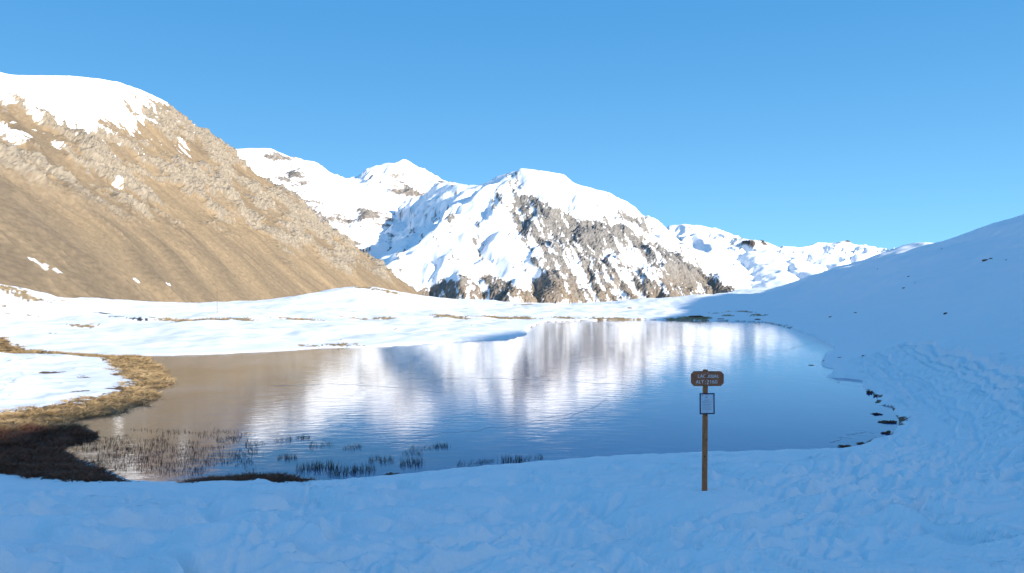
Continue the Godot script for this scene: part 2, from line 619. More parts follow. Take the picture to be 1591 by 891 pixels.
func mountain(called: String, label: String, lines: Array, px0: float, px1: float, nx: int, rows: PackedFloat32Array, steep: float, rough: Dictionary, outcrops: Array) -> void:
	var seg := ridges(lines)
	var ns := seg.size()
	var ax := PackedFloat32Array(); var az := PackedFloat32Array(); var ay := PackedFloat32Array()
	var bx := PackedFloat32Array(); var bz := PackedFloat32Array(); var by := PackedFloat32Array(); var il := PackedFloat32Array()
	for s in ns:
		var a: Vector3 = seg[s][0]
		var b: Vector3 = seg[s][1] - seg[s][0]
		ax.append(a.x); ay.append(a.y); az.append(-a.z)
		bx.append(b.x); by.append(b.y); bz.append(-b.z)
		il.append(1.0 / (b.x * b.x + b.z * b.z))
	var ny := rows.size()
	var v := PackedVector3Array()
	v.resize(nx * ny)
	var c := PackedColorArray()
	c.resize(nx * ny)
	var warp: float = rough.warp
	var wf: float = rough.warp_f
	var rf: float = rough.f
	var amp: float = rough.amp
	for j in ny:
		var d := rows[j]
		for i in nx:
			var x := (px0 + (px1 - px0) * i / (nx - 1.0) - CX) / FOCAL * d
			var qx := x + n_soft.get_noise_2d(x * wf, d * wf) * warp
			var qd := d + n_soft.get_noise_2d(x * wf + 50.0, d * wf) * warp
			var h := -420.0
			var near := 0.0
			for s in ns:
				var ux := qx - ax[s]
				var ud := qd - az[s]
				var t := clampf((ux * bx[s] + ud * bz[s]) * il[s], 0.0, 1.0)
				var ex := ux - bx[s] * t
				var ed := ud - bz[s] * t
				var far := sqrt(ex * ex + ed * ed)
				var y := ay[s] + by[s] * t - steep * (far * far / (far + 40.0))
				if y > h:
					h = y
					near = far
			var g := clampf(near / 260.0, 0.0, 1.0)
			h += ((n_ridge.get_noise_2d(x * rf, d * rf) - 0.35) * amp + (n_ridge.get_noise_2d(x * rf * 3.1 + 20.0, d * rf * 1.7) - 0.3) * amp * 0.42) * (0.05 + 0.95 * g)
			v[j * nx + i] = Vector3(x, maxf(h, -420.0), -d)
	# where rock shows through the snow
	var zones := []
	for z in rough.get("zones", []):
		var poly := PackedVector2Array()
		for o in z:
			var i := clampi(int((o[0] - px0) / (px1 - px0) * (nx - 1.0)), 0, nx - 1)
			var elev: float = (HY - o[1]) / FOCAL
			for j in ny:
				var p := v[j * nx + i]
				if (p.y - EYE) / -p.z >= elev or j == ny - 1:
					poly.append(Vector2(p.x, p.y))
					break
		zones.append(poly)
	var zone_add: float = rough.get("zone_add", 0.6)
	var sx: float = rough.get("sx", 1.0)
	var sy: float = rough.get("sy", 0.8)
	var spots := []
	for o in outcrops:
		var i := clampi(int((o[0] - px0) / (px1 - px0) * (nx - 1.0)), 0, nx - 1)
		var elev: float = (HY - o[1]) / FOCAL
		for j in ny:
			var p := v[j * nx + i]
			if (p.y - EYE) / -p.z >= elev or j == ny - 1:
				spots.append([p, o[2] * -p.z / FOCAL, o[3] * -p.z / FOCAL, o[4]])
				break
	var mf: float = rough.mask_f
	var rock_amp: float = rough.rock_amp
	var tone: Color = rough.tone
	var tone2: Color = rough.tone2
	for j in ny:
		for i in nx:
			var k := j * nx + i
			var p := v[k]
			var dens: float = rough.base
			for s in spots:
				var o: Vector3 = s[0]
				var ex: float = (p.x - o.x) / s[1]
				var ey: float = (p.y - o.y) / s[2]
				var q := ex * ex + ey * ey
				if q < 5.0: dens += s[3] * exp(-q)
			if not zones.is_empty():
				var wq := Vector2(p.x + 45.0 * n_mask.get_noise_2d(p.x * 0.01, p.y * 0.01), p.y + 45.0 * n_mask.get_noise_2d(p.x * 0.01 + 33.0, p.y * 0.01))
				for z in zones:
					if Geometry2D.is_point_in_polygon(wq, z):
						dens += zone_add
						break
			var right := v[k + 1] if i < nx - 1 else v[k]
			var slope := absf(right.y - p.y) / maxf(absf(right.x - p.x), 0.5) if i < nx - 1 else 0.0
			var m := (n_mask.get_noise_3d(p.x * mf * sx, p.y * mf * sy, p.z * mf * 0.2) * 0.95 + n_fine.get_noise_2d(p.x * mf * 0.42 * sx + p.y * mf * 0.16, p.y * mf * 0.10 * sy) * 0.85) + dens + (slope - 0.6) * float(rough.slope)
			var rock := smoothstep(0.0, 0.10, m)
			if rock > 0.0:
				var f := 0.75 + 0.55 * n_fine.get_noise_3d(p.x * mf * 3.0, p.y * mf * 3.0, p.z * mf)
				var low := smoothstep(140.0, -40.0, p.y + 60.0 * n_soft.get_noise_2d(p.x * 0.01, p.z * 0.01))
				var col := tone.lerp(tone2, low)
				c[k] = SNOW.lerp(Color(col.r * f, col.g * f, col.b * f), rock)
				p.y += rock * rock_amp * (n_ridge.get_noise_3d(p.x * mf * 2.0, p.y * mf * 0.9, p.z * mf * 1.0) - 0.1)
			else:
				c[k] = SNOW
			v[k] = p
	var o := put(called, grid_mesh(nx, ny, v, c), vertex_material(0.9, 0.12))
	tag(o, label, "mountain", "", "structure")
	say(label)


func spread(a: float, b: float, n: int) -> PackedFloat32Array:
	var out := PackedFloat32Array()
	for i in n: out.append(lerpf(a, b, i / (n - 1.0)))
	return out


func build_far_mountains() -> void:
	var rows := spread(2650, 4250, 330)
	rows.append_array(spread(4270, 5600, 40))
	mountain("snowy_mountain", "great snow peak with brown and grey rock ribs, its left flank in blue shade", [
		[[820, 263, 4000], [770, 283, 3900], [705, 335, 3600], [645, 380, 3350], [600, 412, 3150], [560, 470, 2900]],
		[[820, 263, 4000], [790, 268, 4080], [745, 286, 4400], [710, 288, 4800], [690, 283, 5200]],
		[[820, 263, 4000], [870, 270, 4050], [905, 290, 4100], [940, 297, 4150], [975, 322, 4150], [1005, 340, 4150], [1040, 360, 4100], [1090, 410, 3800], [1145, 456, 3500], [1180, 490, 3300]],
		[[820, 263, 4000], [835, 335, 3600], [850, 395, 3300], [868, 478, 2900]],
		[[880, 278, 4060], [893, 330, 3750], [905, 390, 3420], [925, 478, 3000]],
		[[950, 305, 4150], [985, 365, 3800], [1008, 410, 3520], [1032, 475, 3150]],
		[[905, 290, 4100], [930, 350, 3700], [955, 400, 3450], [990, 470, 3100]],
		[[1005, 340, 4150], [1035, 395, 3800], [1070, 458, 3450]],
		[[705, 335, 3600], [722, 390, 3250], [735, 470, 2850]],
		[[770, 283, 3900], [785, 370, 3400], [800, 475, 2850]]],
		530, 1210, 460, rows, 0.78, {"warp": 70.0, "warp_f": 0.004, "f": 0.0032, "amp": 26.0, "mask_f": 0.042, "rock_amp": 10.0, "base": -0.55, "slope": 0.26, "tone": Color(0.26, 0.248, 0.235), "tone2": Color(0.26, 0.212, 0.165), "zone_add": 0.88, "sy": 0.6,
		"zones": [[[812, 300], [860, 322], [897, 337], [971, 356], [1020, 380], [1074, 413], [1139, 450], [1150, 474], [832, 474], [834, 430], [826, 395], [806, 354], [795, 325]], [[640, 452], [692, 437], [758, 428], [795, 437], [840, 465], [840, 474], [640, 474]], [[959, 327], [1005, 340], [1041, 358], [1030, 368], [990, 352], [962, 340]]]},
		[[855, 440, 22, 42, 0.45], [1075, 430, 60, 20, 0.4], [790, 305, 35, 20, 0.38], [920, 355, 50, 16, 0.3], [700, 340, 40, 14, 0.35], [660, 375, 30, 12, 0.35], [900, 420, 14, 30, -0.35], [975, 400, 40, 12, -0.4], [760, 380, 40, 30, 0.12], [880, 445, 8, 30, -0.6], [1000, 430, 50, 10, -0.3]])
	rows = spread(4050, 6700, 230)
	rows.append_array(spread(6730, 8000, 24))
	mountain("snowy_mountain", "farthest white peak on the left with a small pyramid summit behind the brown slope", [
		[[620, 249, 6500], [606, 258, 6450], [590, 272, 6400], [560, 275, 6300], [520, 279, 6200], [480, 262, 6000], [440, 239, 5700], [412, 232, 5500], [370, 232, 5200], [330, 225, 5000], [280, 215, 4900]],
		[[620, 249, 6500], [655, 266, 6500], [690, 281, 6600], [720, 291, 6800], [760, 300, 7000]],
		[[620, 249, 6500], [612, 300, 5900], [640, 335, 5300], [650, 385, 4700]],
		[[480, 262, 6000], [500, 320, 5300], [525, 375, 4600]],
		[[412, 232, 5500], [450, 320, 4700], [480, 390, 4200]],
		[[690, 281, 6600], [700, 330, 5700], [690, 390, 4900]]],
		250, 800, 360, rows, 0.5, {"warp": 110.0, "warp_f": 0.0025, "f": 0.0018, "amp": 34.0, "mask_f": 0.014, "sx": 0.6, "sy": 2.4, "rock_amp": 12.0, "base": -0.44, "slope": 0.25, "tone": Color(0.29, 0.26, 0.235), "tone2": Color(0.25, 0.21, 0.19)},
		[[632, 300, 34, 7, 0.75], [560, 335, 40, 14, 0.6], [450, 272, 26, 16, 0.6], [480, 330, 25, 25, 0.4], [600, 270, 14, 10, 0.5], [545, 275, 26, 5, 0.7], [620, 390, 60, 16, 0.6], [660, 370, 40, 12, 0.5], [425, 245, 20, 8, 0.5], [690, 287, 18, 6, 0.7], [380, 236, 12, 5, 0.6], [520, 345, 30, 12, 0.5]])
	rows = spread(4000, 7050, 230)
	rows.append_array(spread(7080, 8200, 20))
	mountain("snowy_mountain", "long low snow range on the right with folded gullies and a dark rocky crest", [
		[[985, 350, 7200], [1040, 357, 6500], [1065, 349, 6300], [1085, 351, 6300], [1100, 361, 6300], [1130, 370, 6200], [1165, 371, 6000], [1195, 383, 6000], [1250, 385, 6200], [1275, 378, 6500], [1320, 374, 6700], [1350, 385, 6800], [1372, 393, 6900], [1420, 405, 7000], [1480, 425, 7000]],
		[[1085, 351, 6300], [1105, 400, 5300], [1140, 440, 4600], [1160, 478, 4100]],
		[[1165, 371, 6000], [1195, 410, 5200], [1220, 450, 4400]],
		[[1195, 383, 6000], [1250, 420, 5000], [1285, 455, 4300]],
		[[1250, 385, 6200], [1300, 415, 5400], [1340, 445, 4600]],
		[[1320, 374, 6700], [1360, 420, 5600], [1400, 450, 4800]]],
		960, 1480, 330, rows, 0.42, {"warp": 120.0, "warp_f": 0.003, "f": 0.0024, "amp": 52.0, "mask_f": 0.02, "rock_amp": 14.0, "base": -0.70, "slope": 0.25, "tone": Color(0.13, 0.115, 0.105), "tone2": Color(0.15, 0.12, 0.1)},
		[[1172, 379, 24, 6, 1.0], [1140, 371, 12, 3, 0.7], [1075, 356, 10, 6, 0.9], [1095, 364, 10, 4, 0.6], [1320, 376, 26, 3, 0.8], [1256, 386, 8, 3, 0.5], [1110, 410, 20, 8, 0.3], [1290, 440, 40, 3, 0.4]])


# ---------------------------------------------------------------- the brown mountain on the left: fall lines from a crest down to its foot
var fall_base := PackedVector3Array()
var fall_crest := PackedVector3Array()


func cubic_at(a: PackedVector3Array, u: float) -> Vector3:
	var n := a.size()
	var f := clampf(u, 0.0, n - 1.0)
	var i := mini(int(f), n - 2)
	var t := f - i
	var p0 := a[maxi(i - 1, 0)]
	var p3 := a[mini(i + 2, n - 1)]
	var l1 := a[i].distance_to(a[i + 1])
	var l0 := maxf(p0.distance_to(a[i]), 1.0)
	var l2 := maxf(a[i + 1].distance_to(p3), 1.0)
	var m1 := ((a[i] - p0) / l0 + (a[i + 1] - a[i]) / l1) * 0.5 * l1
	var m2 := ((a[i + 1] - a[i]) / l1 + (p3 - a[i + 1]) / l2) * 0.5 * l1
	return a[i] * (2 * t * t * t - 3 * t * t + 1) + m1 * (t * t * t - 2 * t * t + t) + a[i + 1] * (-2 * t * t * t + 3 * t * t) + m2 * (t * t * t - t * t)


func flank(u: float, v: float) -> Vector3:
	var b := cubic_at(fall_base, u)
	var c := cubic_at(fall_crest, u)
	if v <= 1.0:
		var p := b.lerp(c, v)
		p.y += sin(v * PI) * lerpf(-6.0, 2.5, clampf(u / 6.0, 0.0, 1.0)) + (1.0 - v) * -2.0
		return p
	var over := v - 1.0
	return c + Vector3(-260.0 * over, -110.0 * over * over * 4.0 - 20.0 * over, -190.0 * over)


func build_brown_mountain() -> void:
	fall_base = PackedVector3Array([Vector3(-104, 3.0, -60), survey(58, 459, 165), survey(330, 469, 300), survey(470, 466, 450), survey(560, 458, 600), survey(612, 454, 750), survey(645, 455, 900), Vector3(-180, -40, -1080), Vector3(-330, -60, -1200)])
	fall_crest = PackedVector3Array([Vector3(-300, 128, -60), Vector3(-298, 127, -250), survey(0, 113, 450), survey(80, 117, 510), survey(150, 121, 560), survey(205, 135, 630), survey(246, 155, 690), survey(150, 150, 860), Vector3(-520, 150, -980)])
	var nu := 620
	var nv := 430
	var v := PackedVector3Array()
	var c := PackedColorArray()
	v.resize(nu * nv)
	c.resize(nu * nv)
	var craggy := noise(31, FastNoiseLite.TYPE_SIMPLEX_SMOOTH, 5, FastNoiseLite.FRACTAL_RIDGED, 0.55)
	var us := PackedFloat32Array()
	for i in nu:
		var f := i / (nu - 1.0)
		us.append(0.35 + f * 5.75 if f < 0.93 else 0.35 + 0.93 * 5.75 + (f - 0.93) / 0.07 * 2.2)
	for j in nv:
		var vv := -0.06 + 1.06 * j / (nv * 0.93) if j < nv * 0.93 else 1.0 + (j - nv * 0.93) / (nv * 0.07) * 0.9
		for i in nu:
			var u := us[i]
			var p := flank(u, vv)
			var e := flank(u + 0.02, vv) - p
			var w := flank(u, vv + 0.01) - p
			var nrm := w.cross(e).normalized()
			if nrm.y < 0.0: nrm = -nrm
			# crags stand out of the middle and upper slope; scree below
			var broad := n_soft.get_noise_3d(p.x * 0.012, p.y * 0.016, p.z * 0.012)
			var line := table(crag_u, crag_v, u)
			var band := smoothstep(line - 0.05, line + 0.10, vv + broad * 0.16) * (1.0 - 0.6 * smoothstep(0.80, 0.95, vv + broad * 0.1) * (1.0 - smoothstep(4.6, 5.6, u)))
			var cm := n_mask.get_noise_3d(p.x * 0.021, p.y * 0.028, p.z * 0.021) + broad * 0.3
			var crag := band * smoothstep(-0.22, 0.14, cm)
			var cr := craggy.get_noise_3d(p.x * 0.034, p.y * 0.04, p.z * 0.034)
			var cr2 := craggy.get_noise_3d(p.x * 0.16, p.y * 0.1, p.z * 0.16)
			var cr3 := craggy.get_noise_3d(p.x * 0.34, p.y * 0.24, p.z * 0.34)
			var calm := 1.0 - smoothstep(0.93, 1.0, vv) * 0.85
			# streaks that run down the fall line
			var gully := n_fine.get_noise_2d(u * 3.4 + broad * 0.4, vv * 0.7) * (0.6 + 1.2 * absf(n_soft.get_noise_2d(u * 2.0, vv * 2.0 + 9.0)))
			var thread := pow(1.0 - absf(n_soft.get_noise_2d(u * 8.0 + broad * 0.5, vv * 0.5 + 5.0)), 9.0) * smoothstep(-0.2, 0.3, n_soft.get_noise_2d(u * 3.0 + 40.0, vv * 4.0))
			var gully2 := n_fine.get_noise_2d(u * 34.0 + broad * 0.4, vv * 1.2 + 30.0)
			var disp := (crag * (cr * 5.6 + cr2 * 1.9 + cr3 * 1.3 - 1.0) + broad * 6.0 * band + (gully * 2.6 + gully2 * 0.15 + thread * 0.8) * (1.0 - 0.6 * band) + n_fine.get_noise_3d(p.x * 0.3, p.y * 0.3, p.z * 0.3) * 0.3) * calm
			p += nrm * disp
			v[j * nu + i] = p
			# colour of grass, scree and rock
			var spk := n_fine.get_noise_3d(p.x * 0.35, p.y * 0.35, p.z * 0.35)
			var spk3 := n_mask.get_noise_3d(p.x * 0.45, p.y * 0.3, p.z * 0.45)
			var tone := Color(0.262, 0.198, 0.127).lerp(Color(0.18, 0.14, 0.098), clampf(0.45 + 1.2 * gully + 0.2 * gully2, 0.0, 1.0))
			tone = tone.lerp(Color(0.31, 0.235, 0.15), thread * 0.7)
			tone = tone.lerp(Color(0.23, 0.178, 0.122), clampf(0.4 + broad * 1.5, 0.0, 0.8) * smoothstep(0.05, 0.4, vv))
			var stone := Color(0.33, 0.285, 0.225).lerp(Color(0.16, 0.14, 0.115), clampf(0.42 + spk3 * 1.1 + spk, 0.0, 1.0))
			var f := smoothstep(0.2, 0.8, crag + spk * 0.3)
			var col := tone.lerp(stone, f)
			var br := 1.0 + spk * lerpf(0.25, 0.6, f)
			col = Color(col.r * br, col.g * br, col.b * br)
			# snow on the summit dome, running down in tongues
			var tongue := n_fine.get_noise_2d(u * 7.0 + 3.0, vv * 1.1) * 0.10 + n_mask.get_noise_3d(p.x * 0.05, p.y * 0.05, p.z * 0.05) * 0.07 + n_mask.get_noise_3d(p.x * 0.2, p.y * 0.25, p.z * 0.2) * 0.025
			var snow_line := table(snow_u, snow_v, u)
			if vv + tongue > snow_line: col = SNOW
			elif vv + tongue > snow_line - 0.13 and n_mask.get_noise_2d(u * 14.0, vv * 26.0 + u * 6.0) > 0.5: col = SNOW
			else:
				for b in snow_bits:
					var qu: float = (u - b[0]) / b[2]
					var qv: float = (vv - b[1]) / b[3]
					if qu * qu + qv * qv < 0.7 + 1.6 * n_mask.get_noise_2d(u * 40.0, vv * 90.0): col = SNOW
			c[j * nu + i] = col
	var o := put("mountain", grid_mesh(nu, nv, v, c), vertex_material(0.95, 0.1))
	tag(o, "brown grassy mountain with grey crags and scree and a white snow dome on top", "mountain", "", "structure")
	say("brown mountain")


var snow_u := PackedFloat32Array([0, 1.5, 1.84, 2.0, 2.16, 2.3, 2.48, 2.56, 2.8, 3.0, 3.32, 3.72, 4.2, 4.58, 5.2, 5.8, 6.1, 8.0])
var snow_v := PackedFloat32Array([0.78, 0.78, 0.78, 0.80, 0.775, 0.745, 0.715, 0.69, 0.72, 0.765, 0.785, 0.83, 0.87, 0.91, 0.955, 0.99, 1.05, 1.1])
var crag_u := PackedFloat32Array([0.5, 1.2, 1.6, 1.9, 2.2, 2.5, 3.2, 3.9, 5.0, 6.0])
var crag_v := PackedFloat32Array([0.55, 0.5, 0.44, 0.35, 0.27, 0.23, 0.25, 0.19, 0.12, 0.05])
var snow_bits := [[1.78, 0.64, 0.07, 0.035], [1.84, 0.655, 0.05, 0.02], [1.98, 0.625, 0.03, 0.02], [2.28, 0.475, 0.035, 0.016], [1.18, 0.085, 0.012, 0.01], [1.2, 0.07, 0.012, 0.008], [1.17, 0.1, 0.01, 0.006], [1.5, 0.025, 0.02, 0.008], [1.62, 0.08, 0.02, 0.008], [1.78, 0.06, 0.015, 0.006], [5.86, 0.40, 0.06, 0.014], [5.8, 0.33, 0.04, 0.01], [4.2, 0.71, 0.04, 0.03], [4.35, 0.74, 0.05, 0.025], [4.0, 0.685, 0.03, 0.012], [4.6, 0.66, 0.03, 0.01]]


# ---------------------------------------------------------------- plants
func blade(st: SurfaceTool, root: Vector3, dir: Vector3, bend: Vector3, len_: float, w: float, col: Color, bits := 3) -> void:
	var side := dir.cross(Vector3(0.3, 0.9, 0.2)).normalized() * w
	if side.length() < 1e-5: side = Vector3(w, 0, 0)
	var pts: Array[Vector3] = []
	for k in bits + 1:
		var t := float(k) / bits
		pts.append(root + dir * len_ * t + bend * t * t)
	for k in bits:
		var w0 := 1.0 - float(k) / bits * 0.8
		var w1 := 1.0 - float(k + 1) / bits * 0.8
		var a := pts[k] - side * w0
		var b := pts[k] + side * w0
		var c := pts[k + 1] + side * w1
		var d := pts[k + 1] - side * w1
		st.set_color(col)
		for p: Vector3 in [a, b, c, a, c, d]: st.add_vertex(p)


func tuft_mesh(count: int, hgt: float, spread_: float, w: float, droop: float, c0: Color, c1: Color) -> ArrayMesh:
	var st := SurfaceTool.new()
	st.begin(Mesh.PRIMITIVE_TRIANGLES)
	for k in count:
		var a := rng.randf() * TAU
		var r := sqrt(rng.randf()) * spread_
		var lean := rng.randf_range(0.1, 0.75)
		var dir := Vector3(cos(a) * lean, 1.0, sin(a) * lean).normalized()
		var bend := Vector3(cos(a), -0.75, sin(a)) * droop * hgt * rng.randf_range(0.4, 1.2)
		blade(st, Vector3(cos(a) * r, -0.02, sin(a) * r), dir, bend, hgt * rng.randf_range(0.55, 1.1), w, c0.lerp(c1, rng.randf()))
	st.generate_normals()
	return st.commit()


func reed_mesh(count: int, hgt: float, spread_: float) -> ArrayMesh:
	var st := SurfaceTool.new()
	st.begin(Mesh.PRIMITIVE_TRIANGLES)
	for k in count:
		var a := rng.randf() * TAU
		var r := sqrt(rng.randf()) * spread_
		var dir := Vector3(rng.randfn(0, 0.12), 1.0, rng.randfn(0, 0.12)).normalized()
		var l := hgt * rng.randf_range(0.35, 1.0)
		var root := Vector3(cos(a) * r, -0.03, sin(a) * r * 0.8)
		var col := Color(0.035, 0.026, 0.02).lerp(Color(0.07, 0.05, 0.032), rng.randf())
		blade(st, root, dir, Vector3(rng.randfn(0, 0.05), 0, 0), l, 0.0045, col, 2)
		blade(st, root, dir, Vector3(0, -0.02, rng.randfn(0, 0.05)), l * 0.8, 0.004, col, 2)
		if rng.randf() < 0.3:     # broken stalk
			blade(st, root + dir * l * 0.6, Vector3(rng.randfn(0, 1.0), -0.1, 0.3).normalized(), Vector3(0, -0.05, 0), l * 0.4, 0.004, col, 2)
	st.generate_normals()
	return st.commit()


func strew(called: String, label: String, category: String, mesh: Mesh, m: Material, places: Array) -> void:     # places: [position, turn, size, tint]
	var mm := MultiMesh.new()
	mm.transform_format = MultiMesh.TRANSFORM_3D
	mm.use_colors = true
	mm.mesh = mesh
	mm.instance_count = places.size()
	for k in places.size():
		var p: Array = places[k]
		mm.set_instance_transform(k, Transform3D(Basis(Vector3.UP, p[1]).scaled(Vector3(p[2], p[2], p[2])), p[0]))
		mm.set_instance_color(k, p[3])
	var o := MultiMeshInstance3D.new()
	o.name = numbered(called)
	o.multimesh = mm
	o.material_override = m
	add_child(o)
	tag(o, label, category, "", "stuff")


func tufts_in(list: Array, per_m2: float, size0: float, size1: float, most: int, tint0 := 0.6, tint1 := 1.3) -> Array:
	var out := []
	for p in list:
		var box: Rect2 = p.box
		var n := mini(most, int(box.get_area() * per_m2))
		for k in n:
			var x := rng.randf_range(box.position.x, box.end.x)
			var d := rng.randf_range(box.position.y, box.end.y)
			if bare(x, d, p) < 0.5: continue
			var y := land(x, d)
			if y < -0.12: continue
			var f := rng.randf_range(tint0, tint1) * (1.0 + 0.5 * n_mask.get_noise_2d(x * 0.5, d * 0.5))
			out.append([Vector3(x, y - 0.01, -d), rng.randf() * TAU, rng.randf_range(size0, size1), Color(f, f, f)])
	return out


var p_bank; var p_dark; var p_dark2; var p_creek
var p_far := []


func lay_patches() -> void:
	var straw := Color(0.13, 0.088, 0.045)
	var sedge := Color(0.09, 0.05, 0.033)
	p_creek = patch([[-80, 528], [0, 532], [30, 541], [60, 545], [160, 549], [228, 549], [205, 554], [140, 553], [60, 548], [-80, 548]], 0.3, straw, 0.5)
	p_bank = patch([[-90, 654], [0, 641], [60, 633], [110, 626], [150, 616], [188, 606], [203, 593], [184, 576], [166, 562], [158, 553], [232, 551], [256, 570], [274, 597], [246, 622], [190, 647], [110, 660], [0, 672], [-90, 678]], 0.15, straw, 0.55)
	p_dark = patch([[-90, 676], [0, 669], [110, 659], [164, 680], [92, 696], [208, 747], [130, 750], [60, 749], [0, 738], [-90, 722]], 0.1, sedge, 0.2)
	p_dark2 = patch([[278, 751], [330, 743], [370, 739], [430, 737], [503, 748], [430, 757], [340, 757.5]], 0.05, sedge, 0.15)
	for q in [[770, 494, 85, 4.5], [700, 492, 40, 2], [818, 473, 18, 2.2], [530, 536, 32, 3], [540, 528, 6, 2], [480, 538, 22, 1.2], [105, 470, 12, 4], [125, 507, 24, 3.2], [150, 504, 14, 2], [85, 518, 12, 1.6], [330, 497, 90, 1.2], [470, 497, 50, 1.2], [560, 496, 26, 1.4],
			[600, 495, 30, 0.8], [270, 498, 40, 1.0], [565, 447, 26, 2.2], [600, 452, 30, 1.6], [5, 476, 12, 3], [4, 486, 11, 3], [52, 491, 9, 2], [70, 493, 6, 1.4], [880, 494, 30, 0.8], [960, 496, 60, 1.0], [1080, 494, 34, 2.2], [1068, 496, 50, 1.2], [1150, 485, 30, 0.7], [1180, 490, 22, 0.8], [1130, 491, 14, 0.8], [1110, 487, 12, 0.5],
			[620, 513, 5, 1], [650, 515, 5, 1], [672, 512, 4, 1], [700, 509, 5, 1], [735, 505, 5, 1], [590, 518, 4, 1], [760, 508, 4, 1], [40, 462, 40, 12], [10, 448, 40, 20]]:
		var sp := spot(q[0], q[1], q[2], q[3], Color(0.40, 0.30, 0.175), 0.6)
		sp.ragged = 0.9
		p_far.append(sp)
	for q in [[158, 487, 22, 1.4], [180, 492, 16, 1.6], [215, 495, 24, 0.7]]:     # an open stretch of the brook
		spot(q[0], q[1], q[2], q[3], Color(0.05, 0.055, 0.07), 0.4)


func build_plants() -> void:
	var gm := vertex_material(0.9, 0.1)
	var pale := tuft_mesh(34, 0.25, 0.14, 0.007, 0.75, Color(0.52, 0.38, 0.21), Color(0.34, 0.235, 0.125))
	var dark := tuft_mesh(34, 0.24, 0.15, 0.008, 0.6, Color(0.15, 0.07, 0.045), Color(0.24, 0.115, 0.075))
	strew("dry_grass", "dry golden grass in matted tussocks along the left lake shore", "grass", pale, gm, tufts_in([p_bank, p_creek], 16.0, 0.5, 1.3, 9000, 0.45, 1.25))
	strew("dry_grass", "dark shaded sedge at the near left corner of the lake", "grass", dark, gm, tufts_in([p_dark], 34.0, 0.5, 1.05, 9000))
	strew("dry_grass", "low dark sedge strip between the near snow edge and the ice", "grass", dark, gm, tufts_in([p_dark2], 60.0, 0.35, 0.7, 4000))
	var sparse := tuft_mesh(26, 0.3, 0.2, 0.014, 0.4, Color(0.48, 0.36, 0.2), Color(0.3, 0.21, 0.115))
	strew("dry_grass", "thin straw coloured grass poking through the far lit snow", "grass", sparse, gm, tufts_in(p_far, 1.6, 0.5, 1.3, 700))
	# reeds frozen into the ice
	var rm := vertex_material(0.9, 0.1)
	var stalks := reed_mesh(4, 0.15, 0.16)
	var places := []
	for k in 2300:
		var px := rng.randf_range(95, 400)
		var py := rng.randf_range(668, 745)
		var cx := (px - 235.0) / 155.0
		var cy := (py - 708.0) / 36.0
		var q := flat(px, py)
		var keep := n_mask.get_noise_2d(q.x * 0.7, q.y * 0.5) * 1.7 + 0.62 - cx * cx * 0.5 - cy * cy * 0.4
		if keep < 0.2 or from_shore(q.x, q.y) > 0.1: continue
		var f := rng.randf_range(0.6, 1.4)
		places.append([Vector3(q.x, 0, -q.y), rng.randf() * TAU, rng.randf_range(0.45, 1.1), Color(f, f, f)])
	strew("reeds", "dense bed of thin dark reeds standing in the ice off the near left shore", "reeds", stalks, rm, places)
	var clump := thing("reed_clump", Vector3.ZERO, "", "reeds", "reed clumps frozen into the ice")
	var st_ := put("stalks", reed_mesh(60, 0.27, 0.4), rm, clump)
	var fs_ := put("fallen_stalks", tuft_mesh(16, 0.14, 0.26, 0.006, 0.5, Color(0.04, 0.03, 0.022), Color(0.075, 0.052, 0.034)), rm, clump)
	for o in [st_, fs_]: o.set_meta("kind", "stuff")
	var list := [[395, 691, 0.8, "small lone reed clump just right of the dense reed bed"], [440, 685, 0.7, "leftmost of three little reed clumps in a row beside the pale reflection"], [470, 681, 0.6, "smallest and farthest reed clump standing out on the blue ice"],
		[498, 692, 0.9, "reed clump nearest the pair of far small clumps, toward the viewer"], [548, 697, 0.75, "single short reed clump apart from others in the middle of the ice"], [478, 728, 0.9, "low reed clump close to the dark sedge strip, left of the tall pair"],
		[502, 727, 1.0, "tall reed clump left of its twin near the end of the dark sedge strip"], [533, 733, 1.1, "tallest reed clump at the near snow edge by the sedge strip"], [565, 733, 0.9, "reed clump right beside the small dark mound at the snow edge"],
		[590, 716, 0.9, "wide thin reed clump midway between the snow edge and the far clumps"], [640, 722, 0.95, "dense dark reed clump right of the wide thin one"], [655, 698, 0.9, "broad reed clump in the group farthest right on open ice"],
		[686, 695, 0.7, "small reed clump at the right tip of the farthest right group"], [642, 706, 0.7, "sparse reed clump just nearer than the broad farthest right group"], [728, 722, 0.8, "low reed clump hugging the snow edge left of the bushy one"],
		[755, 718, 0.6, "tiny reed clump between the low clump and the bushy one at the snow edge"], [795, 717, 1.0, "bushy dark reed clump right against the near snow edge"], [825, 714, 0.9, "rightmost reed clump, touching the snow edge beside the bushy one"],
		[350, 682, 0.8, "reed clump at the far right end of the dense bed, in the brown reflection"], [445, 712, 0.7, "loose reed clump between the dense bed and the tall pair"]]
	for k in list.size():
		var e: Array = list[k]
		var o: Node3D = clump
		if k > 0:
			o = clump.duplicate()
			o.name = numbered("reed_clump")
			add_child(o)
		var q := flat(e[0], e[1])
		o.position = Vector3(q.x, 0.0, -q.y)
		o.rotation.y = rng.randf() * TAU
		o.scale = Vector3(e[2], e[2] * rng.randf_range(0.7, 0.95), e[2])
		o.set_meta("label", e[3])


